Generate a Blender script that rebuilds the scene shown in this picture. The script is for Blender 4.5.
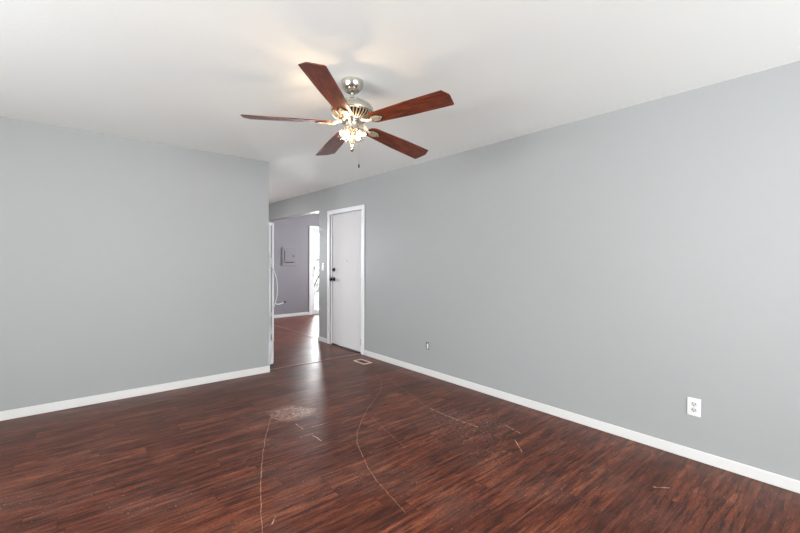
import bpy, bmesh, math, random
from mathutils import Vector, Matrix
random.seed(7)
C = bpy.context.scene.collection
PI = math.pi
for o in list(bpy.data.objects):
    bpy.data.objects.remove(o)

# ---------------------------------------------------------------- camera
CAM_H = 1.300
FPX, YAW, PITCH, ROLL = 396.335, 0.7040066, -0.0135721, 0.0050623
fw = Vector((math.sin(YAW)*math.cos(PITCH), math.cos(YAW)*math.cos(PITCH), math.sin(PITCH)))
rt0 = Vector((math.cos(YAW), -math.sin(YAW), 0)); up0 = rt0.cross(fw)
rt = rt0*math.cos(ROLL)+up0*math.sin(ROLL); up = -rt0*math.sin(ROLL)+up0*math.cos(ROLL)
cd = bpy.data.cameras.new('camera'); cam = bpy.data.objects.new('camera', cd); C.objects.link(cam)
cd.sensor_width = 36; cd.lens = FPX/800*36; cd.clip_start = .02
M = Matrix((rt, up, -fw)).transposed().to_4x4(); M.translation = Vector((0, 0, CAM_H))
cam.matrix_world = M
bpy.context.scene.camera = cam

# ---------------------------------------------------------------- world, sun, daylight at the windows, exposure
w = bpy.data.worlds.new('sky'); bpy.context.scene.world = w; w.use_nodes = True
wb = w.node_tree.nodes['Background']
wb.inputs[0].default_value = (0.88, 0.94, 1.0, 1); wb.inputs[1].default_value = 3.0

def area(name, loc, target, sx, sy, power, col=(1, 1, 1)):
    l = bpy.data.lights.new(name, 'AREA'); l.shape = 'RECTANGLE'; l.size = sx; l.size_y = sy
    l.energy = power; l.color = col
    o = bpy.data.objects.new(name, l); C.objects.link(o); o.location = loc
    o.rotation_euler = (Vector(target)-Vector(loc)).to_track_quat('-Z', 'Y').to_euler()
    return o
# daylight entering the windows behind and beside the camera
area('daylight_rear_window', (1.25, -3.12, 1.45), (1.25, 1.0, 3.2), 2.6, 1.4, 300, (0.965, 0.985, 1.0))
area('daylight_side_window', (-3.12, 1.3, 1.45), (1.0, 1.3, 3.2), 2.8, 1.4, 275, (0.955, 0.98, 1.0))
# glass-door daylight; kitchen and far-window lamps are unseen, added to brighten the floors
area('added_kitchen_light', (1.4, 8.85, 1.5), (2.2, 5.4, .0), 1.4, 1.2, 120, (0.97, 0.98, 1.0))
area('daylight_glass_door', (5.4, 8.85, 1.15), (4.6, 6, 1.1), 1.7, 1.9, 260, (0.96, 0.98, 1.0))
area('added_far_room_light', (6.73, 6.9, 1.5), (3.0, 6.7, .4), 2.4, 1.2, 190, (0.98, 0.98, 1.0))
vs = bpy.context.scene.view_settings
vs.view_transform = 'Standard'; vs.look = 'None'; vs.gamma = 1; vs.use_curve_mapping = False
vs.exposure = 0.08

# ---------------------------------------------------------------- materials
def S(x): return x/12.92 if x <= .04045 else ((x+.055)/1.055)**2.4
def rgb(r, g, b): return (S(r/255), S(g/255), S(b/255), 1)
def mat(name, col, rough=.5, metal=0., **kw):
    m = bpy.data.materials.new(name); m.use_nodes = True
    b = m.node_tree.nodes['Principled BSDF']
    b.inputs['Base Color'].default_value = col; b.inputs['Roughness'].default_value = rough
    b.inputs['Metallic'].default_value = metal
    for k, v in kw.items(): b.inputs[k.replace('_', ' ')].default_value = v
    return m
class N:
    """small node helper"""
    def __init__(s, m): s.t = m.node_tree; s.b = s.t.nodes['Principled BSDF']
    def n(s, typ, props=None, **ins):
        x = s.t.nodes.new(typ)
        for k, v in (props or {}).items(): setattr(x, k, v)
        for k, v in ins.items():
            key = int(k[1:]) if k[0] == 'i' and k[1:].isdigit() else k.replace('_', ' ')
            s.put(x.inputs[key], v)
        return x
    def put(s, inp, v):
        if isinstance(v, bpy.types.NodeSocket): s.t.links.new(v, inp)
        else: inp.default_value = v
    def math(s, op, a, b=None, clamp=False):
        x = s.t.nodes.new('ShaderNodeMath'); x.operation = op; x.use_clamp = clamp
        s.put(x.inputs[0], a)
        if b is not None: s.put(x.inputs[1], b)
        return x.outputs[0]
    def vec(s, op, a, b=None, scale=None):
        x = s.t.nodes.new('ShaderNodeVectorMath'); x.operation = op
        s.put(x.inputs[0], a)
        if b is not None: s.put(x.inputs[1], b)
        if scale is not None: s.put(x.inputs[3], scale)
        return x.outputs['Value'] if op in ('LENGTH', 'DOT_PRODUCT', 'DISTANCE') else x.outputs[0]
    def noise(s, v, scale, detail=4, rough=.5):
        return s.n('ShaderNodeTexNoise', Vector=v, Scale=scale, Detail=detail, Roughness=rough).outputs['Fac']
    def ramp(s, f, stops):
        x = s.t.nodes.new('ShaderNodeValToRGB'); s.t.links.new(f, x.inputs[0])
        e = x.color_ramp.elements
        while len(e) < len(stops): e.new(.5)
        for i, (p, c) in enumerate(stops): e[i].position = p; e[i].color = c
        return x.outputs[0]
    def mix(s, f, a, b, blend='MIX'):
        x = s.t.nodes.new('ShaderNodeMix'); x.data_type = 'RGBA'; x.blend_type = blend
        s.put(x.inputs[0], f); s.put(x.inputs[6], a); s.put(x.inputs[7], b)
        return x.outputs[2]
    def bump(s, h, strength, dist):
        x = s.n('ShaderNodeBump', Height=h, Strength=strength, Distance=dist)
        s.t.links.new(x.outputs[0], s.b.inputs['Normal'])
    def pos(s): return s.n('ShaderNodeNewGeometry').outputs['Position']
    def obj(s): return s.n('ShaderNodeTexCoord').outputs['Object']

def paint(name, col, rough=.55, var=.03, bump=.15, scale=120, spec=.5):
    m = mat(name, col, rough); m.node_tree.nodes['Principled BSDF'].inputs['Specular IOR Level'].default_value = spec
    n = N(m); p = n.pos()
    f = n.noise(p, 1.3, 3)
    dark = tuple(c*(1-var*2) for c in col[:3])+(1,)
    n.put(n.b.inputs['Base Color'], n.mix(n.math('MULTIPLY', f, 1), dark, col))
    n.bump(n.noise(p, scale, 2), bump, .002)
    return m
m_wall = paint('grey_wall_paint', rgb(154, 155, 155), .5, .02, spec=.35)
m_wall2 = paint('violet_grey_wall_paint', rgb(126, 123, 130), .5, .02)
m_ceil = paint('off_white_ceiling_paint', rgb(242, 245, 242), .7, .015, .25, 60)
m_trim = paint('white_trim_paint', rgb(224, 224, 226), .35, .02, .1, 40)
m_door = paint('white_door_paint', rgb(205, 202, 202), .6, .03, .1, 30)
m_base = paint('white_baseboard_paint', rgb(213, 212, 210), .4, .05, .3, 14)

# floor: dark red-brown hand-scraped laminate, planks along X, with its real scratches and scuffs
def seg_dist(n, p, pts):
    d = None
    for (ax, ay), (bx, by) in zip(pts, pts[1:]):
        ba = Vector((bx-ax, by-ay, 0)); bb = ba.dot(ba)
        pa = n.vec('SUBTRACT', p, (ax, ay, 0))
        h = n.math('DIVIDE', n.vec('DOT_PRODUCT', pa, tuple(ba)), bb, True)
        x = n.t.nodes.new('ShaderNodeVectorMath'); x.operation = 'SCALE'
        x.inputs[0].default_value = tuple(ba); n.put(x.inputs[3], h)
        q = n.vec('DISTANCE', pa, x.outputs[0])
        d = q if d is None else n.math('MINIMUM', d, q)
    return d
def smooth(pts, k=3):
    out = []
    P = [pts[0]]+pts+[pts[-1]]
    for i in range(1, len(P)-2):
        for j in range(k):
            t = j/k; a, b, c, d = [Vector(q) for q in P[i-1:i+3]]
            v = .5*((2*b)+(c-a)*t+(2*a-5*b+4*c-d)*t*t+(3*b-a-3*c+d)*t**3)
            out.append((v.x, v.y))
    return out+[pts[-1]]
m_floor = mat('scraped_laminate_planks', rgb(95, 55, 45), .3)
def build_floor():
    n = N(m_floor); p = n.pos()
    flat = n.vec('MULTIPLY', p, (1, 1, 0))
    row = n.math('FLOOR', n.math('DIVIDE', n.n('ShaderNodeSeparateXYZ', Vector=flat).outputs[1], .125))
    rnd = n.n('ShaderNodeTexWhiteNoise', {'noise_dimensions': '1D'}, W=row).outputs['Value']
    bv = n.vec('ADD', flat, n.n('ShaderNodeCombineXYZ', X=n.math('MULTIPLY', rnd, 12.2)).outputs[0])
    br = n.n('ShaderNodeTexBrick', {'offset': 0.0, 'offset_frequency': 2, 'squash': 1.0}, Vector=bv, Color1=(0, 0, 0, 1), Color2=(1, 1, 1, 1),
             Mortar=(.5, .5, .5, 1), Scale=1.0, Mortar_Size=.0022, Mortar_Smooth=.2, Bias=0.0, Brick_Width=.92, Row_Height=.125)
    tone = br.outputs['Color']; seam = br.outputs['Fac']
    tonef = n.n('ShaderNodeRGBToBW', Color=tone).outputs[0]
    shift = n.n('ShaderNodeCombineXYZ', X=n.math('MULTIPLY', tonef, 37.0), Y=n.math('MULTIPLY', tonef, 11.0)).outputs[0]
    q = n.vec('ADD', flat, shift)
    warp = n.noise(n.vec('MULTIPLY', q, (2, 7, 1)), 1.0, 2)
    qw = n.vec('ADD', q, n.n('ShaderNodeCombineXYZ', Y=n.math('MULTIPLY', warp, .03)).outputs[0])
    streak = n.noise(n.vec('MULTIPLY', qw, (4.6, 46, 1)), 1.0, 6, .64)
    grain = n.noise(n.vec('MULTIPLY', qw, (16, 240, 1)), 1.0, 3, .6)
    knots = n.noise(n.vec('MULTIPLY', qw, (5, 17, 1)), 1.0, 4, .65)
    broad = n.noise(n.vec('MULTIPLY', qw, (2.6, 20, 1)), 1.0, 4, .55)
    f = n.math('ADD', n.math('ADD', n.math('MULTIPLY', broad, .65), n.math('MULTIPLY', grain, .38)),
               n.math('SUBTRACT', n.math('MULTIPLY', tonef, .10), .05))
    col = n.ramp(f, [(.36, rgb(60, 30, 22)), (.50, rgb(92, 48, 34)), (.60, rgb(116, 63, 43)), (.72, rgb(148, 90, 64))])
    st = n.ramp(streak, [(.50, (0, 0, 0, 1)), (.55, (.5, .5, .5, 1)), (.63, (1, 1, 1, 1))])
    col = n.mix(n.math('MULTIPLY', st, .85), col, rgb(40, 23, 22))
    dk = n.ramp(knots, [(.60, (0, 0, 0, 1)), (.70, (1, 1, 1, 1))])
    col = n.mix(n.math('MULTIPLY', dk, .6), col, rgb(44, 27, 28))
    col = n.mix(n.math('MULTIPLY', seam, .6), col, rgb(30, 17, 15))
    mot = n.noise(n.vec('MULTIPLY', flat, (70, 130, 1)), 1.0, 3, .7)
    col = n.mix(n.math('MULTIPLY', n.ramp(mot, [(.46, (0, 0, 0, 1)), (.62, (1, 1, 1, 1))]), .38), col, rgb(50, 27, 22))
    # dirt and wear haze
    wear = n.noise(flat, 2.3, 5, .6)
    wmask = n.ramp(wear, [(.48, (0, 0, 0, 1)), (.72, (1, 1, 1, 1))])
    col = n.mix(n.math('MULTIPLY', wmask, .10), col, rgb(170, 140, 130))
    # fleck marks
    fl = n.noise(n.vec('MULTIPLY', flat, (75, 120, 1)), 1.0, 2, .5)
    flm = n.math('MULTIPLY', n.ramp(fl, [(.70, (0, 0, 0, 1)), (.73, (1, 1, 1, 1))]), n.ramp(wear, [(.42, (0, 0, 0, 1)), (.6, (1, 1, 1, 1))]))
    col = n.mix(n.math('MULTIPLY', flm, .6), col, rgb(205, 180, 168))
    # long curved scratches left by dragged furniture
    lines = [smooth([(1.331, 3.222), (1.106, 2.804), (.885, 2.305), (.716, 1.85), (.66, 1.6)]),
             smooth([(2.72, 3.62), (2.639, 3.419), (2.389, 3.111), (2.047, 2.838), (1.685, 2.476), (1.548, 2.239), (1.423, 1.928), (1.368, 1.669), (1.343, 1.532)], 2),
             [(1.95, 2.66), (1.806, 2.063)],
             [(2.72, 3.40), (2.60, 2.95), (2.42, 2.40)]]
    wob = n.math('MULTIPLY', n.math('SUBTRACT', n.noise(flat, 9, 3), .5), .03)
    wp = n.vec('ADD', flat, n.n('ShaderNodeCombineXYZ', X=wob, Y=wob).outputs[0])
    brk = n.ramp(n.noise(flat, 28, 3, .7), [(.40, (.25, .25, .25, 1)), (.55, (1, 1, 1, 1))])
    for i, L in enumerate(lines):
        d = seg_dist(n, wp, L)
        hw = (.0014, .0012, .0010, .0010)[i]
        mk = n.math('SUBTRACT', 1.0, n.math('DIVIDE', d, hw*2), True)
        mk = n.math('MULTIPLY', n.math('MULTIPLY', mk, 2.0, True), brk)
        col = n.mix(n.math('MULTIPLY', mk, (.55, .5, .4, .45)[i]), col, rgb(200, 150, 125))
    # short bright gouges, and specular glint dashes painted into the floor colour
    for L, k in (([(2.47, 2.488), (2.455, 2.293), (2.477, 1.96)], .8), ([(1.402, 2.925), (1.407, 2.806)], .7), ([(1.402, 2.644), (1.41, 2.531)], .7),
                 ([(1.475, 2.79), (1.604, 2.783)], .6), ([(1.323, 2.687), (1.467, 2.679)], .45), ([(1.318, 3.319), (1.43, 3.287), (1.53, 3.264), (1.577, 3.165)], .8),
                 ([(1.293, 3.171), (1.371, 3.054), (1.522, 3.093)], .7), ([(2.504, 1.643), (2.383, 1.508)], .6), ([(2.673, 1.847), (2.636, 1.687)], .6),
                 ([(2.60, .78), (2.66, .72)], .7), ([(.52, 1.92), (.60, 1.85)], .6), ([(.778, 1.882), (.818, 1.929)], .7)):
        d = seg_dist(n, wp, L)
        mk = n.math('SUBTRACT', 1.0, n.math('DIVIDE', d, .004), True)
        col = n.mix(n.math('MULTIPLY', n.math('MULTIPLY', n.math('MULTIPLY', mk, 2.0, True), brk), k), col, rgb(215, 175, 155))
    # scuffed patch near the passage and a second one towards the right wall
    for (cx, cy, r, s, th) in ((1.47, 3.17, .20, .75, .50), (2.42, 2.05, .42, .45, .57), (2.15, 1.62, .18, .35, .58)):
        d = n.vec('DISTANCE', n.vec('ADD', flat, n.n('ShaderNodeCombineXYZ', X=n.math('MULTIPLY', n.math('SUBTRACT', n.noise(flat, 6, 3), .5), .35)).outputs[0]), (cx, cy, 0))
        base = n.math('SUBTRACT', 1.0, n.math('DIVIDE', d, r), True)
        sc = n.noise(n.vec('MULTIPLY', wp, (26, 120, 1)), 1.0, 6, .8)
        mk = n.math('MULTIPLY', n.ramp(sc, [(th-.03, (0, 0, 0, 1)), (th+.05, (1, 1, 1, 1))]), n.math('MULTIPLY', base, 2.2, True))
        col = n.mix(n.math('MULTIPLY', mk, s), col, rgb(190, 160, 148))
    # grime along the right wall near the window
    gy = n.n('ShaderNodeSeparateXYZ', Vector=flat)
    gm = n.math('MULTIPLY', n.math('SUBTRACT', 1.0, n.math('MULTIPLY', n.math('SUBTRACT', 3.17, gy.outputs[0]), 4.5), True),
                n.math('SUBTRACT', 1.0, n.math('DIVIDE', n.math('SUBTRACT', gy.outputs[1], .3), 1.2), True))
    gm = n.math('MULTIPLY', gm, n.ramp(n.noise(flat, 22, 4, .7), [(.42, (0, 0, 0, 1)), (.58, (1, 1, 1, 1))]))
    col = n.mix(n.math('MULTIPLY', gm, .5), col, rgb(62, 52, 36))
    n.put(n.b.inputs['Base Color'], col)
    rg = n.math('ADD', .25, n.math('ADD', n.math('MULTIPLY', wmask, .10), n.math('MULTIPLY', grain, .16)))
    n.put(n.b.inputs['Roughness'], rg); n.b.inputs['Specular IOR Level'].default_value = .13
    hgt = n.math('SUBTRACT', n.math('ADD', n.math('MULTIPLY', streak, .8), n.math('MULTIPLY', grain, .3)), n.math('MULTIPLY', seam, .8))
    n.bump(hgt, .16, .0025)
build_floor()

m_nickel = mat('brushed_nickel', rgb(200, 196, 186), .22, 1.)
_n = N(m_nickel); _n.put(_n.b.inputs['Roughness'], _n.math('ADD', .16, _n.math('MULTIPLY', _n.noise(_n.obj(), 60, 2), .16)))
m_nickel_dk = mat('dark_vent_metal', rgb(80, 74, 64), .35, 1.)
m_satin = mat('satin_champagne_metal', rgb(226, 214, 190), .36, .75)
m_mahog = mat('mahogany_blade', rgb(96, 38, 22), .34)
def wood_blade():
    n = N(m_mahog); o = n.obj()
    g = n.noise(n.vec('MULTIPLY', o, (7, 60, 20)), 1.0, 5, .6)
    c = n.ramp(g, [(.3, rgb(54, 23, 14)), (.5, rgb(98, 42, 23)), (.68, rgb(140, 66, 36))])
    fl = n.ramp(n.noise(o, 45, 2), [(.74, (0, 0, 0, 1)), (.76, (1, 1, 1, 1))])
    c = n.mix(n.math('MULTIPLY', fl, .7), c, rgb(210, 170, 120))
    n.put(n.b.inputs['Base Color'], c); n.bump(g, .15, .001)
    n.b.inputs['Specular IOR Level'].default_value = .42
wood_blade()
m_black = mat('black_metal', rgb(28, 27, 28), .3, .6)
m_dark = mat('duct_shade_dark', rgb(30, 28, 27), .8)  # near-black that paints the shade inside the register duct
m_plastic = mat('white_plastic', rgb(214, 214, 213), .35)
m_socket = mat('shaded_socket_plastic', rgb(190, 190, 190), .4)  # greyer than the plate: shading of the socket faces put into the colour
m_slot = mat('dark_slot', rgb(38, 36, 36), .6)
m_fridge = paint('white_enamel', rgb(236, 237, 240), .3, .02, .05, 90)
m_fgrey = mat('grey_seam', rgb(88, 88, 94), .5)
m_rubber = mat('pale_tubing', rgb(222, 222, 222), .4)
m_bronze = mat('tan_register_metal', rgb(214, 182, 164), .45, .0)
m_strip = mat('reddish_transition_wood', rgb(140, 92, 74), .35)
_n = N(m_strip); _g = _n.noise(_n.vec('MULTIPLY', _n.pos(), (6, 60, 60)), 1.0, 4)
_n.put(_n.b.inputs['Base Color'], _n.ramp(_g, [(.35, rgb(84, 50, 40)), (.65, rgb(140, 98, 82))]))
m_louver = mat('dark_louver_metal', rgb(96, 56, 44), .5)
m_chain = mat('chain_metal', rgb(120, 112, 100), .4, .8)

def glass(name, tint, gl=.12):
    m = bpy.data.materials.new(name); m.use_nodes = True; t = m.node_tree; t.nodes.clear()
    o = t.nodes.new('ShaderNodeOutputMaterial'); mx = t.nodes.new('ShaderNodeMixShader')
    tr = t.nodes.new('ShaderNodeBsdfTransparent'); g = t.nodes.new('ShaderNodeBsdfGlossy'); fr = t.nodes.new('ShaderNodeFresnel')
    ad = t.nodes.new('ShaderNodeMath'); ad.operation = 'ADD'; ad.use_clamp = True; ad.inputs[1].default_value = gl
    tr.inputs[0].default_value = tint; g.inputs['Roughness'].default_value = .06
    t.links.new(fr.outputs[0], ad.inputs[0]); t.links.new(ad.outputs[0], mx.inputs[0])
    t.links.new(tr.outputs[0], mx.inputs[1]); t.links.new(g.outputs[0], mx.inputs[2]); t.links.new(mx.outputs[0], o.inputs[0])
    return m
m_pane = glass('window_glass', (.97, .98, .98, 1), 0.0)
m_shade = glass('clear_shade_glass', (.97, .95, .92, 1), .16)
def emit(name, col, s):
    m = mat(name, col, .4); b = m.node_tree.nodes['Principled BSDF']
    b.inputs['Emission Color'].default_value = col; b.inputs['Emission Strength'].default_value = s
    return m
m_bulb_on = emit('lit_bulb', (1.0, .72, .42, 1), 560)
m_bulb_dim = emit('dimmer_lit_bulb', (1.0, .78, .52, 1), 30)

# ---------------------------------------------------------------- mesh helpers
def obj(name, bm, m, parent=None, smooth=False, loc=None):
    me = bpy.data.meshes.new(name)
    bmesh.ops.recalc_face_normals(bm, faces=bm.faces[:])
    bm.to_mesh(me); bm.free()
    for x in (m if isinstance(m, (list, tuple)) else [m]): me.materials.append(x)
    if smooth:
        for f in me.polygons: f.use_smooth = True
        try: me.set_sharp_from_angle(angle=math.radians(38))
        except Exception: pass
    o = bpy.data.objects.new(name, me); C.objects.link(o)
    if parent: o.parent = parent
    if loc: o.location = loc
    return o
def box(bm, x0, x1, y0, y1, z0, z1, bev=0, mi=0):
    r = bmesh.ops.create_cube(bm, size=1)
    vs_ = r['verts']
    bmesh.ops.scale(bm, vec=(x1-x0, y1-y0, z1-z0), verts=vs_)
    bmesh.ops.translate(bm, vec=((x0+x1)/2, (y0+y1)/2, (z0+z1)/2), verts=vs_)
    fs = {f for v in vs_ for f in v.link_faces}
    if bev:
        es = list({e for v in vs_ for e in v.link_edges})
        rr = bmesh.ops.bevel(bm, geom=es, offset=bev, segments=2, affect='EDGES', profile=.5)
        fs = {f for v in rr['verts'] for f in v.link_faces}
    for f in fs: f.material_index = mi
def lathe(bm, prof, n=40, c=(0, 0), axis='z', mi=0):
    """prof: list of (r, z)"""
    rings = []
    for r, z in prof:
        if r < 1e-6: rings.append([bm.verts.new((c[0], c[1], z))])
        else: rings.append([bm.verts.new((c[0]+r*math.cos(2*PI*k/n), c[1]+r*math.sin(2*PI*k/n), z)) for k in range(n)])
    for a, b in zip(rings, rings[1:]):
        for k in range(n):
            k2 = (k+1) % n
            v = [a[k % len(a)], a[k2 % len(a)], b[k2 % len(b)], b[k % len(b)]]
            v = list(dict.fromkeys(v))
            if len(v) > 2: f = bm.faces.new(v); f.material_index = mi
def tube(bm, pts, r, n=8, caps=True):
    pts = [Vector(p) for p in pts]; rings = []
    rs = r if isinstance(r, (list, tuple)) else [r]*len(pts)
    nrm = None
    for i, p in enumerate(pts):
        t = (pts[min(i+1, len(pts)-1)]-pts[max(i-1, 0)]).normalized()
        if nrm is None:
            nrm = t.orthogonal().normalized()
        nrm = (nrm-t*nrm.dot(t)).normalized(); b = t.cross(nrm)
        rings.append([bm.verts.new(p+(nrm*math.cos(2*PI*k/n)+b*math.sin(2*PI*k/n))*rs[i]) for k in range(n)])
    for a, b in zip(rings, rings[1:]):
        for k in range(n): bm.faces.new((a[k], a[(k+1) % n], b[(k+1) % n], b[k]))
    if caps: bm.faces.new(rings[0]); bm.faces.new(rings[-1])
def prism(bm, poly, z0, z1, bev=0):
    a = [bm.verts.new((x, y, z0)) for x, y in poly]; b = [bm.verts.new((x, y, z1)) for x, y in poly]
    fs = [bm.faces.new(a), bm.faces.new(b)]
    n = len(poly)
    for i in range(n): fs.append(bm.faces.new((a[i], a[(i+1) % n], b[(i+1) % n], b[i])))
    if bev:
        es = [e for f in fs[:2] for e in f.edges]
        bmesh.ops.bevel(bm, geom=es, offset=bev, segments=2, affect='EDGES', profile=.5)
def curve(pts, k=6):
    P = [Vector(p) for p in pts]; P = [P[0]]+P+[P[-1]]; out = []
    for i in range(1, len(P)-2):
        a, b, c, d = P[i-1:i+3]
        for j in range(k):
            t = j/k
            out.append(.5*((2*b)+(c-a)*t+(2*a-5*b+4*c-d)*t*t+(3*b-a-3*c+d)*t**3))
    return out+[P[-1]]
def B(): return bmesh.new()
def tag(o, label, cat, group=None, kind=None):
    o['label'] = label; o['category'] = cat
    if group: o['group'] = group
    if kind: o['kind'] = kind
    return o
def thing(name, label, cat, loc=(0, 0, 0), rotz=0, group=None):
    o = bpy.data.objects.new(name, None); C.objects.link(o); o.location = loc; o.rotation_euler = (0, 0, rotz)
    o.empty_display_size = .1
    return tag(o, label, cat, group)
def struct(name, bm, m, label, cat, smooth=False):
    o = obj(name, bm, m, None, smooth); o['kind'] = 'structure'; o['label'] = label; o['category'] = cat
    return o

# ---------------------------------------------------------------- structure
XR, YL, XE, H, T = 3.168, 4.492, 1.815, 2.44, .12
X0, Y0 = -3.0, -3.0            # side and rear walls of the front room
YF, XF = 8.647, 6.6            # end wall of the far room, its outer side wall
YM = 4.2                       # partition behind the far room
def wall_panels(bm, axis, c0, c1, a0, a1, z0, z1, holes):
    """slab between c0..c1 on the thin axis, spanning a0..a1, minus rectangular holes (a,b,zlo,zhi)"""
    cuts = sorted({a0, a1, *[v for h in holes for v in h[:2]]})
    for s, e in zip(cuts, cuts[1:]):
        spans = [(z0, z1)]
        for (ha, hb, za, zb) in holes:
            if ha <= s and hb >= e:
                new = []
                for (p, q) in spans:
                    if za > p: new.append((p, min(za, q)))
                    if zb < q: new.append((max(zb, p), q))
                spans = new
        for (p, q) in spans:
            if q-p < 1e-6: continue
            if axis == 'x': box(bm, c0, c1, s, e, p, q)
            else: box(bm, s, e, c0, c1, p, q)
    bmesh.ops.remove_doubles(bm, verts=bm.verts[:], dist=1e-5)
DOOR = (4.545, 5.396, 0, 2.035)
OPEN = (5.765, 8.05, 0, 2.112)
bm = B(); box(bm, X0-T, XF+T, Y0-T, 8.767, -.1, 0)
struct('floor', bm, m_floor, 'dark red-brown scraped laminate plank floor with long curved scratches', 'floor')
bm = B(); box(bm, X0-T, XF+T, Y0-T, 8.767, H, H+.1)
struct('ceiling', bm, m_ceil, 'smooth off-white ceiling over both rooms', 'ceiling')
bm = B(); wall_panels(bm, 'x', XR, XR+T, Y0-T, YF, 0, H, [DOOR, OPEN])
struct('wall_right', bm, m_wall, 'long grey wall holding the white door, the outlet and the wide opening', 'wall')
bm = B(); wall_panels(bm, 'y', YL, YL+T, X0, XE, 0, H, [])
struct('wall_left', bm, m_wall, 'grey partition wall on the left that stops at the passage', 'wall')
bm = B(); wall_panels(bm, 'y', YF, YF+T, XR, XF, 0, H, [(4.555, 6.3, 0, 2.075)])
struct('wall_far', bm, m_wall2, 'violet-grey end wall of the far room with the electrical panel', 'wall')
RW = (-.05, 2.55, .75, 2.15)
bm = B(); wall_panels(bm, 'y', Y0-T, Y0, X0, XR, 0, H, [RW])
struct('wall_rear', bm, m_wall, 'grey wall with a window at the rear of the front room', 'wall')
SW = (-.1, 2.7, .75, 2.15)
bm = B(); wall_panels(bm, 'x', X0-T, X0, Y0-T, YF, 0, H, [SW])
struct('wall_side', bm, m_wall, 'grey wall with a window on the side of the front room', 'wall')
KW = (.7, 2.1, .9, 2.1)
bm = B(); wall_panels(bm, 'y', YF, YF+T, X0, XR, 0, H, [KW])
struct('wall_kitchen', bm, m_wall, 'grey end wall of the kitchen beyond the partition', 'wall')
bm = B(); wall_panels(bm, 'y', YM, YM+T, XR+T, XF, 0, H, [])
struct('wall_divider', bm, m_wall2, 'violet-grey wall at the near end of the far room', 'wall')
bm = B(); wall_panels(bm, 'x', XF, XF+T, YM, YF+T, 0, H, [(5.6, 8.2, .85, 2.15)])
struct('wall_outer', bm, m_wall2, 'violet-grey outer side wall of the far room', 'wall')
# behind the closed white door
bm = B(); box(bm, XR+T+.005, XR+T+.02, 4.50, 4.995, 0, H)
bm.free()

# windows behind the camera: frame, sashes, pane
def window(name, axis, c, a0, a1, z0, z1, label, mull=1, mi=m_trim, inward=1):
    fb = B(); w_ = .05
    def bx(a, b, p, q, d=.05):
        if axis == 'y': box(fb, a, b, c-d/2, c+d/2, p, q)
        else: box(fb, c-d/2, c+d/2, a, b, p, q)
    bx(a0, a0+w_, z0, z1); bx(a1-w_, a1, z0, z1); bx(a0+w_, a1-w_, z0, z0+w_); bx(a0+w_, a1-w_, z1-w_, z1)
    for k in range(1, mull+1):
        m_ = a0+(a1-a0)*k/(mull+1); bx(m_-.02, m_+.02, z0+w_, z1-w_, .04)
    o = struct(name, fb, mi, label, 'window')
    pb = B(); e = .003
    if axis == 'y': box(pb, a0+w_, a1-w_, c-e, c+e, z0+w_, z1-w_)
    else: box(pb, c-e, c+e, a0+w_, a1-w_, z0+w_, z1-w_)
    obj('pane', pb, m_pane, o)
    return o
window('window_1', 'y', Y0-T+.03, *RW, 'white framed window in the rear wall of the front room')
window('window_2', 'x', X0-T+.03, *SW, 'white framed window in the side wall of the front room')
window('window_3', 'y', YF+T-.03, *KW, 'unseen white framed window added in the kitchen end wall to light the passage')  # out of view, added to light the passage floor

window('window_4', 'x', XF+T-.03, 5.6, 8.2, .85, 2.15, 'unseen white framed window added in the outer wall of the far room for light')  # extra opening out of view, added to brighten the far room and passage

# baseboards
def base(name, segs, label):
    bm = B()
    for s in segs: box(bm, *s, 0, .07, .004)
    return struct(name, bm, m_base, label, 'baseboard')
t = .013
base('baseboard_right', [(XR-t, XR, Y0, 4.481)], 'white baseboard along the long right wall')
base('baseboard_pier', [(XR-t, XR, 5.485, 5.765+t), (XR, XR+T, 5.765, 5.765+t)], 'short white baseboard between the door and the opening')
bm = B()
box(bm, X0, XE+t, YL-t, YL, 0, .076, .004); box(bm, XE, XE+t, YL, YL+T, 0, .076, .003)
struct('baseboard_left', bm, m_base, 'white baseboard along the left partition wall', 'baseboard')
base('baseboard_far', [(XR+T, 4.484, YF-t, YF)], 'white baseboard below the electrical panel in the far room')
base('baseboard_rear', [(X0, XR-t, Y0, Y0+t)], 'white baseboard along the rear wall')
base('baseboard_side', [(X0, X0+t, Y0+t, YL-t)], 'white baseboard along the side wall')
base('baseboard_opening', [(XR-t, XR, 8.05, YF)], 'white baseboard beyond the wide opening')

# transition strips on the floor
bm = B(); prism(bm, [(XE+t+.001, 4.545), (XR-.002, 4.545), (XR-.002, 4.585), (XE+t+.001, 4.585)], 0, .005, .002)
struct('trim_1', bm, m_strip, 'thin wooden transition strip across the passage from partition end to white door', 'floor strip')
bm = B(); prism(bm, [(XR+.035, 5.765+t+.001), (XR+.075, 5.765+t+.001), (XR+.075, 8.05), (XR+.035, 8.05)], 0, .005, .002)
struct('trim_2', bm, m_strip, 'thin wooden transition strip under the wide opening', 'floor strip')

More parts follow.
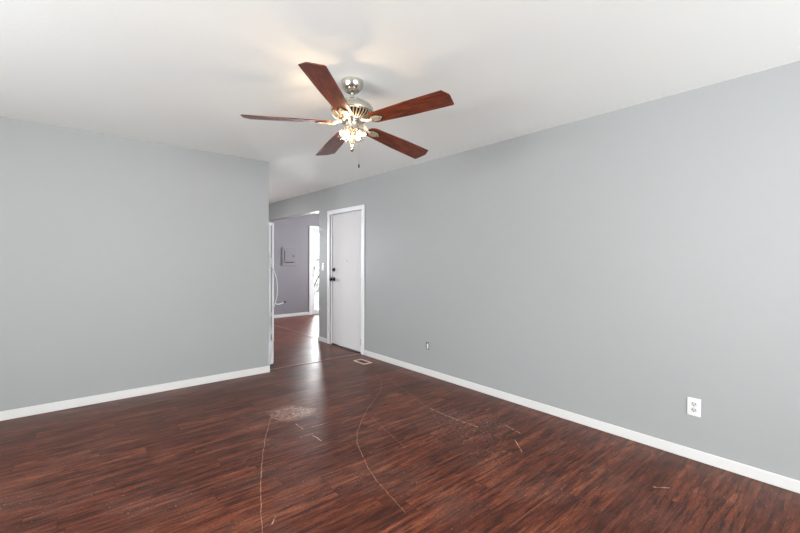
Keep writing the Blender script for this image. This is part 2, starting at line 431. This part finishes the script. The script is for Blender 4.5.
# white door in the right wall ------------------------------------------------
bm = B(); cw = .062
ya, yb, zt = 4.487, 5.478, 2.078
for s in ((ya, ya+cw, 0, zt), (yb-cw, yb, 0, zt), (ya+cw, yb-cw, zt-cw, zt)):
    box(bm, XR-.016, XR, s[0], s[1], s[2], s[3], .004)
for s in ((4.546, 4.563, 0, 2.033), (5.378, 5.395, 0, 2.033), (4.563, 5.378, 2.022, 2.034)):
    box(bm, XR, XR+T-.002, *s)
for s in ((4.563, 4.582, 0, 2.022), (5.359, 5.378, 0, 2.022), (4.582, 5.359, 1.996, 2.022)):
    box(bm, XR+.054, XR+T-.003, *s)
dr = struct('door_1', bm, m_trim, 'closed white flush door in a white casing on the right wall', 'door')
bm = B(); box(bm, XR+.014, XR+.052, 4.567, 5.374, .022, 2.008, .003)
obj('door_leaf', bm, m_door, dr)
bm = B(); box(bm, XR+.002, XR+T-.004, 4.564, 5.377, .0005, .014, .003)
obj('threshold', bm, m_slot, dr)
def knob(name, y, z, r, dead):
    bm = B()
    if dead: lathe(bm, [(0, 0), (.031, 0), (.031, .008), (.026, .014), (.013, .016), (.013, .022), (0, .022)], 28)
    else: lathe(bm, [(0, 0), (.033, 0), (.033, .007), (.014, .014), (.012, .034), (.022, .040), (.029, .052), (.028, .064), (.018, .072), (0, .074)], 28)
    if dead: box(bm, -.016, .016, -.004, .004, .022, .034, .002)
    o = obj(name, bm, m_black, dr, True); o.rotation_euler = (0, -PI/2, 0); o.location = (XR+.0145, y, z)
    return o
knob('deadbolt', 5.315, 1.165, .03, True); knob('door_knob', 5.315, 1.018, .03, False)
bm = B(); box(bm, XR+.012, XR+.016, 5.366, 5.3745, .96, 1.08); obj('latch_plate', bm, m_black, dr)
for z in (1.87, 1.01, .16):
    bm = B()
    tube(bm, [(0, 0, -.045), (0, 0, .045)], .006, 10)
    box(bm, .0005, .0032, -.001, .026, -.045, .045)
    for q in (-.052, .052): tube(bm, [(0, 0, q-.006), (0, 0, q+.006)], [.007, .004], 10)
    o = obj('hinge', bm, m_nickel, dr, True); o.location = (XR+.0085, 4.566, z)
bm = B(); lathe(bm, [(0, 0), (.008, 0), (.008, .002), (.005, .003), (0, .0025)], 16)
o = obj('peephole', bm, m_fgrey, dr, True); o.rotation_euler = (0, -PI/2, 0); o.location = (XR+.0142, 4.95, 1.30)

# glass door in the far room ------------------------------------------------
bm = B(); cz = 2.135
for s in ((4.484, 4.555, 0, cz), (6.30, 6.37, 0, cz), (4.555, 6.30, cz-.066, cz)):
    box(bm, s[0], s[1], YF-.016, YF, s[2], s[3], .004)
gd = struct('door_2', bm, m_trim, 'glazed patio door in a white casing on the end wall of the far room', 'door')
bm = B()
for s in ((4.556, 4.60, .0, 2.07), (6.255, 6.299, 0, 2.07), (4.60, 6.255, 2.025, 2.07), (4.60, 6.255, 0, .05), (5.40, 5.46, .05, 2.025)):
    box(bm, s[0], s[1], YF+.02, YF+.09, s[2], s[3], .003)
obj('frame', bm, m_plastic, gd)
for a, b in ((4.60, 5.40), (5.46, 6.255)):
    bm = B()
    for s in ((a+.001, a+.045, .051, 2.024), (b-.045, b-.001, .051, 2.024), (a+.045, b-.045, 1.98, 2.024), (a+.045, b-.045, .051, .11)):
        box(bm, s[0], s[1], YF+.035, YF+.07, s[2], s[3], .003)
    sa = obj('sash', bm, m_plastic, gd)
    bm = B(); box(bm, a+.045, b-.045, YF+.05, YF+.056, .11, 1.98); obj('pane', bm, m_pane, sa)
bm = B(); tube(bm, curve([(4.625, YF+.034, .93), (4.625, YF+.0, .95), (4.625, YF+.0, 1.13), (4.625, YF+.034, 1.15)]), .007)
obj('door_handle', bm, m_black, gd, True)

# ---------------------------------------------------------------- outside the glass door
m_ground = paint('pale_concrete', rgb(190, 186, 180), .85, .05)
bm = B(); box(bm, -3, 16, 8.80, 22, -.2, -.1); o = struct('ground', bm, m_ground, 'pale patio ground outside the glass door', 'ground')
m_leaf = mat('grey_green_leaves', rgb(128, 138, 118), .6)
_n = N(m_leaf); _n.put(_n.b.inputs['Base Color'], _n.ramp(_n.noise(_n.pos(), 5, 3), [(.35, rgb(96, 108, 90)), (.65, rgb(165, 172, 150))]))
m_bark = mat('bark', rgb(110, 98, 88), .9)
def shrub(x, y, r, h, label):
    e = thing('shrub', label, 'shrub', (x, y, -.1))
    bm = B()
    for k in range(900):
        th = random.uniform(0, 2*PI); ph = math.acos(random.uniform(-1, 1)); q = random.uniform(.55, 1)
        q *= 1+.18*math.sin(3*th)+.12*math.cos(5*ph)
        c = Vector((r*q*math.sin(ph)*math.cos(th), r*q*math.sin(ph)*math.sin(th), h*.6+h*.42*q*math.cos(ph)))
        a = Vector((random.gauss(0, 1), random.gauss(0, 1), random.gauss(0, 1))).normalized(); b_ = a.orthogonal().normalized()
        s = random.uniform(.035, .07)
        v = [bm.verts.new(c+a*s), bm.verts.new(c+b_*s*.45), bm.verts.new(c-a*s), bm.verts.new(c-b_*s*.45)]
        bm.faces.new(v)
    obj('foliage', bm, m_leaf, e)
    bm = B()
    for k in range(7):
        an = 2*PI*k/7
        tube(bm, curve([(0.02*math.cos(an), .02*math.sin(an), 0), (.12*r*math.cos(an), .12*r*math.sin(an), h*.3), (.6*r*math.cos(an), .6*r*math.sin(an), h*.75)], 4), [.018]*8+[.008], 6)
    obj('stem', bm, m_bark, e)
shrub(6.35, 12.1, .85, 1.7, 'loose grey-green shrub seen through the glass door, nearest the casing')
shrub(8.7, 13.6, .8, 1.4, 'low grey-green shrub farther along behind the glass door')

# ---------------------------------------------------------------- refrigerator behind the partition
FX1, FX0, FY0, FY1 = 1.974, 1.20, 4.72, 5.38
fr = thing('refrigerator', 'white refrigerator standing behind the left partition, only its back edge showing', 'refrigerator', (FX0, FY0, 0))
bm = B(); box(bm, 0, FX1-FX0, .006, .60, .02, 1.765, .012)
obj('body', bm, m_fridge, fr)
W = FX1-FX0
bm = B()
box(bm, .012, W-.012, 0, .006, .30, 1.745)                       # sheet steel back
box(bm, W-.022, W-.004, -.008, .0055, .30, 1.758, .002)          # folded edge flange
box(bm, W-.062, W-.050, -.006, 0, .30, 1.72, .001)
box(bm, .004, .022, -.008, .0055, .30, 1.758, .002)
obj('back_panel', bm, m_fridge, fr)
bm = B(); box(bm, W-.040, W-.030, -.0035, -.0002, .32, 1.73); box(bm, W-.072, W-.067, -.0035, -.0002, .32, 1.73)
obj('panel_seam', bm, m_fgrey, fr)
bm = B(); box(bm, .03, W-.008, -.012, .0055, .045, .285, .004)
for k in range(9): box(bm, .06, W-.03, -.017, -.0125, .065+k*.024, .075+k*.024)
obj('compressor_cover', bm, m_fridge, fr)
for k, (x, y) in enumerate(((.05, .06), (W-.05, .06), (.05, .55), (W-.05, .55))):
    bm = B(); lathe(bm, [(0, 0), (.02, 0), (.02, .012), (.012, .0195), (0, .0195)], 14, (x, y)); obj('foot', bm, m_fgrey, fr, True)
for a, b in ((.03, 1.14), (1.15, 1.76)):
    bm = B(); box(bm, .0, W, .607, .66, a, b, .008); d = obj('door', bm, m_fridge, fr)
    bm = B(); z0, z1 = (.75, 1.1) if a < 1 else (1.2, 1.5)
    tube(bm, curve([(.05, .661, z0), (.05, .70, z0+.03), (.05, .70, z1-.03), (.05, .661, z1)]), .009); obj('handle', bm, m_fridge, d, True)
# loose water line looping off the back
hz = thing('water_hose', 'thin white hose looped against the back of the white refrigerator', 'hose', (1.9, 4.66, 0))
def hp(x, z, dy=0): return (x-1.9, dy, z)
bm = B()
tube(bm, curve([hp(1.895, 1.45, .03), hp(1.905, 1.36, .02), hp(1.925, 1.30, .015), hp(1.915, 1.24, .01), hp(1.945, 1.19, .01), hp(1.975, 1.10, 0), hp(1.992, .98, 0),
                hp(1.988, .88, 0), hp(1.965, .78, 0), hp(1.93, .69, .01), hp(1.915, .58, .02), hp(1.925, .42, .02), hp(1.945, .30, .01), hp(1.92, .16, .0), hp(1.90, .03, 0)], 7), .0042, 8)
obj('tubing', bm, m_rubber, hz, True)
bm = B(); tube(bm, curve([hp(1.965, .78, -.002), hp(1.99, .765, -.004), hp(2.03, .768, -.004), hp(2.072, .782, -.004)]), .0055, 8)
st = obj('branch_tube', bm, m_rubber, hz, True)
bm = B(); tube(bm, [hp(2.072, .782, -.004), hp(2.084, .786, -.004), hp(2.098, .79, -.004)], [.008, .011, .009], 10)
obj('fitting', bm, m_slot, hz, True)

# ---------------------------------------------------------------- electrical panel (far room)
ep = thing('breaker_box', 'wall-painted electrical breaker box set in the end wall of the far room', 'breaker box', (3.985, YF, 1.395))
bm = B(); box(bm, -.178, .178, -.016, 0, -.215, .215, .004)
box(bm, -.178, -.170, -.020, -.0165, -.213, .213)
obj('cover', bm, m_wall2, ep)
bm = B(); box(bm, -.122, .118, -.026, -.0165, -.125, .135, .003); dd = obj('panel_door', bm, m_wall2, ep)
bm = B(); box(bm, .080, .100, -.034, -.0265, -.01, .03, .002); obj('latch', bm, m_slot, dd)
bm = B(); box(bm, -.11, .10, -.022, -.0165, -.148, -.129); obj('painted_shadow', bm, m_slot, ep)  # dark strip painted as the shadow below the panel door

# ---------------------------------------------------------------- wall plates
def rot_right(o): o.rotation_euler = (0, 0, -PI/2)     # local -Y faces the room, local X along -Y of the world
# light switches
sw = thing('light_switch', 'white stacked light switch plate between the opening and the white door', 'switch', (XR, 5.625, 1.205)); rot_right(sw)
bm = B(); box(bm, -.038, .038, -.006, 0, -.060, .060, .003); obj('cover_plate', bm, m_plastic, sw)
for z in (-.026, .026):
    bm = B(); box(bm, -.014, .014, -.0075, -.0061, z-.013, z+.013, .0005); rk = obj('switch_seat', bm, m_slot, sw)
    bm = B(); box(bm, -.011, .011, -.012, -.0076, z-.010, z+.010, .001); obj('toggle', bm, m_plastic, rk)
# duplex outlet
ol = thing('electrical_outlet', 'white duplex outlet low on the right wall towards the camera', 'outlet', (XR, .7245, .348)); rot_right(ol)
bm = B(); box(bm, -.037, .037, -.006, 0, -.059, .059, .003); obj('cover_plate', bm, m_plastic, ol)
for z in (-.0195, .0195):
    bm = B()
    poly = [(.0165*math.cos(a)*1.0, max(-.0135, min(.0135, .0175*math.sin(a)))) for a in [2*PI*k/28 for k in range(28)]]
    prism(bm, poly, 0, .002)
    s = obj('socket', bm, m_socket, ol); s.rotation_euler = (PI/2, 0, 0); s.location = (0, -.0061, z)
    bm = B()
    box(bm, -.0098, -.0052, -.0005, .0078, .0021, .0026); box(bm, .0052, .0098, .0, .0070, .0021, .0026)
    lathe(bm, [(0, .0021), (.0036, .0021), (.0036, .0026), (0, .0026)], 12, (0, -.0075))
    obj('slot', bm, m_slot, s)
bm = B(); lathe(bm, [(0, 0), (.003, 0), (.0025, .0012), (0, .0014)], 12); s = obj('screw', bm, m_nickel, ol, True); s.rotation_euler = (PI/2, 0, 0); s.location = (0, -.0061, 0)
# cable jack
cj = thing('cable_jack', 'small narrow metal cable jack jutting from the middle of the right wall', 'cable jack', (XR, 3.235, .333)); rot_right(cj)
bm = B(); box(bm, -.022, .022, -.005, 0, -.040, .040, .002); obj('shadow_plate', bm, m_slot, cj)  # dark plate stands in for the shadow left of the jack cover
bm = B(); box(bm, .000, .018, -.016, -.0051, -.030, .030, .002); obj('cover_plate', bm, m_plastic, cj)
bm = B(); lathe(bm, [(0, 0), (.0065, 0), (.0065, .006), (.0045, .006), (.0045, .018), (0, .018)], 12); s = obj('connector', bm, m_nickel, cj, True)
s.rotation_euler = (PI/2, 0, 0); s.location = (-.011, -.0051, -.006)

# floor register
fg = thing('floor_register', 'tan metal floor register set in the planks near the white door', 'floor vent', (2.93, 4.185, 0))
bm = B()
for s in ((-.066, .066, -.122, -.098), (-.066, .066, .098, .122), (-.066, -.044, -.098, .098), (.044, .066, -.098, .098)): box(bm, *s, 0, .006, .0015)
obj('frame', bm, m_bronze, fg)
bm = B(); box(bm, -.0435, .0435, -.0975, .0975, .0005, .0015); wl = obj('duct_shade', bm, m_dark, fg)  # dark sheet on the solid floor, painted as the shade inside the duct
bm = B()
for k in range(9): box(bm, -.043, .043, -.088+k*.022-.003, -.088+k*.022+.003, .0018, .0045)
box(bm, -.003, .003, -.097, .097, .0018, .0045)
obj('louver', bm, m_louver, fg)

# ---------------------------------------------------------------- ceiling fan
FXc, FYc = 1.405, 2.132
fan = thing('ceiling_fan', 'brushed nickel ceiling fan with five mahogany blades and a glass light kit', 'ceiling fan', (FXc, FYc, H))
def fo(name, prof, m, parent=fan, n=48):
    bm = B(); lathe(bm, [(r, z-H) for r, z in prof], n); return obj(name, bm, m, parent, True)
fo('canopy', [(0, H-.0005), (.070, H-.0005), (.071, 2.428), (.068, 2.41), (.060, 2.392), (.046, 2.376), (.030, 2.366), (.017, 2.362), (0, 2.362)], m_nickel)
fo('downrod', [(0, 2.366), (.0125, 2.366), (.0125, 2.30), (0, 2.30)], m_nickel, n=20)
fo('motor_housing', [(0, 2.322), (.030, 2.322), (.034, 2.316), (.065, 2.311), (.098, 2.300), (.122, 2.284), (.134, 2.266), (.136, 2.250), (.134, 2.240), (.1285, 2.236), (0, 2.236)], m_nickel)
vr = fo('vent_ring', [(0, 2.2355), (.121, 2.2355), (.112, 2.222), (.092, 2.207), (.072, 2.198), (0, 2.198)], m_nickel_dk)
bm = B()
for k in range(36):
    a = 2*PI*k/36; c, s = math.cos(a), math.sin(a)
    tube(bm, [(r*c, r*s, z-H) for r, z in ((.127, 2.235), (.117, 2.220), (.096, 2.205), (.076, 2.196))], .0042, 6)
obj('vent_rib', bm, m_satin, vr, True)
fo('flywheel', [(0, 2.1975), (.080, 2.1975), (.082, 2.192), (.080, 2.186), (.050, 2.184), (0, 2.184)], m_nickel)
fo('switch_housing', [(0, 2.1835), (.042, 2.1835), (.044, 2.176), (.042, 2.170), (.041, 2.140), (.044, 2.134), (.040, 2.126), (.026, 2.120), (0, 2.118)], m_nickel)
fo('light_fitter', [(0, 2.1175), (.018, 2.1175), (.020, 2.09), (.026, 2.075), (.020, 2.062), (.014, 2.05), (0, 2.048)], m_satin, n=28)
fo('finial', [(0, 2.0475), (.008, 2.0475), (.015, 2.038), (.016, 2.028), (.010, 2.018), (.013, 2.010), (.009, 2.000), (.003, 1.994), (0, 1.992)], m_nickel, n=24)
# blades
PH = 3.828; ELEV = [.085, .062, -.118, -.062, .010]; ZB = 2.172; PIT = math.radians(11.5)
def blade_outline():
    pts = []
    r0, r1, w0, w1 = .122, .670, .052, .076
    for k in range(9):                       # rounded root
        a = PI/2+PI*k/8
        pts.append((r0+.045+.045*math.cos(a), w0*math.sin(a)))
    pts += [(.40, -.068), (r1-.030, -w1), (r1-.003, -.026), (r1, -.018), (r1-.008, w1-.008), (r1-.015, w1), (.40, .068)]
    return pts
for i in range(5):
    a = PH+i*2*PI/5
    rig = Matrix.Rotation(a, 4, 'Z') @ Matrix.Rotation(-ELEV[i], 4, 'Y') @ Matrix.Rotation(-PIT, 4, 'X')
    base_m = Matrix.Translation((0, 0, ZB-H)) @ rig
    bm = B(); prism(bm, blade_outline(), 0, .0055, .0015)
    bl = obj('blade', bm, m_mahog, fan); bl.matrix_local = base_m
    # blade iron: arm from flywheel plus hexagonal medallion under the blade
    bm = B()
    hexa = [(.124, -.010), (.124, .010), (.150, .034), (.196, .034), (.232, .004), (.232, -.004), (.196, -.034), (.150, -.034)]
    prism(bm, [(.178+(x-.178)*.80, y*.78) for x, y in hexa], -.0085, -.0056, .001)
    inv = base_m.inverted()
    arm = [Vector((.070*math.cos(a), .070*math.sin(a), 2.190-H)), Vector((.095*math.cos(a), .095*math.sin(a), 2.183-H))]
    pl = [inv @ v for v in arm]+[Vector((.128, 0, -.006)), Vector((.150, 0, -.005))]
    tube(bm, curve(pl, 5), [.012]*5+[.011]*5+[.009]*6, 8)
    ia = obj('blade_arm', bm, m_satin, fan, True); ia.matrix_local = base_m
    bm = B(); prism(bm, hexa, -.0055, -.0005, .0015); md = obj('medallion', bm, m_nickel_dk, ia)
    for x, y in ((.150, .010), (.150, -.010), (.205, 0)):
        bm = B(); lathe(bm, [(0, -.0115), (.003, -.0112), (.0042, -.0100), (.0042, -.0086), (0, -.0086)], 10, (x, y))
        obj('screw', bm, m_nickel_dk, ia, True)
# light kit: four short arms, ruffled clear glass shades, bulbs
def shade_bm():
    bm = B(); n = 40; rings = []
    prof = [(.014, 0), (.020, -.008), (.030, -.022), (.034, -.036), (.033, -.048), (.038, -.058)]
    for j, (r, z) in enumerate(prof):
        amp = .0035*(j/5)**1.5+.0008
        rings.append([bm.verts.new(((r+amp*math.cos(10*2*PI*k/n))*math.cos(2*PI*k/n), (r+amp*math.cos(10*2*PI*k/n))*math.sin(2*PI*k/n), z-.3*amp*math.cos(10*2*PI*k/n))) for k in range(n)])
    for p_, q_ in zip(rings, rings[1:]):
        for k in range(n): bm.faces.new((p_[k], p_[(k+1) % n], q_[(k+1) % n], q_[k]))
    bmesh.ops.solidify(bm, geom=bm.faces[:], thickness=.0015)
    return bm
for i in range(4):
    a = math.radians(200)+i*PI/2
    c, s = math.cos(a), math.sin(a)
    bm = B()
    tube(bm, curve([(.012*c, .012*s, 2.085-H), (.030*c, .030*s, 2.096-H), (.040*c, .040*s, 2.124-H), (.042*c, .042*s, 2.130-H)], 4), .005, 8)
    arm = obj('lamp_arm', bm, m_satin, fan, True)
    # local frame of the shade: points down and outwards
    Ms = Matrix.Translation((.042*c, .042*s, 2.128-H)) @ Matrix.Rotation(a, 4, 'Z') @ Matrix.Rotation(math.radians(-32), 4, 'Y')
    bm = B(); lathe(bm, [(0, .004), (.013, .004), (.015, -.002), (.014, -.008), (.010, -.014), (0, -.014)], 20)
    so = obj('lamp_socket', bm, m_satin, fan, True); so.matrix_local = Ms
    sh = obj('lamp_shade', shade_bm(), m_shade, fan, True); sh.matrix_local = Ms
    bm = B(); lathe(bm, [(0, -.0145), (.006, -.0145), (.008, -.020), (.0135, -.030), (.014, -.037), (.009, -.046), (0, -.050)], 18)
    bu = obj('bulb', bm, m_bulb_on if i in (0, 3) else m_bulb_dim, sh, True)
# pull chain
bm = B(); tube(bm, [(.036, -.012, 2.135-H), (.043, -.014, 2.12-H), (.043, -.014, 1.925-H)], .0006, 5)
ch = obj('pull_chain', bm, m_chain, fan)
bm = B(); lathe(bm, [(0, 1.925-H), (.003, 1.922-H), (.005, 1.912-H), (.005, 1.900-H), (0, 1.896-H)], 10, (.043, -.014)); obj('chain_fob', bm, m_black, ch, True)
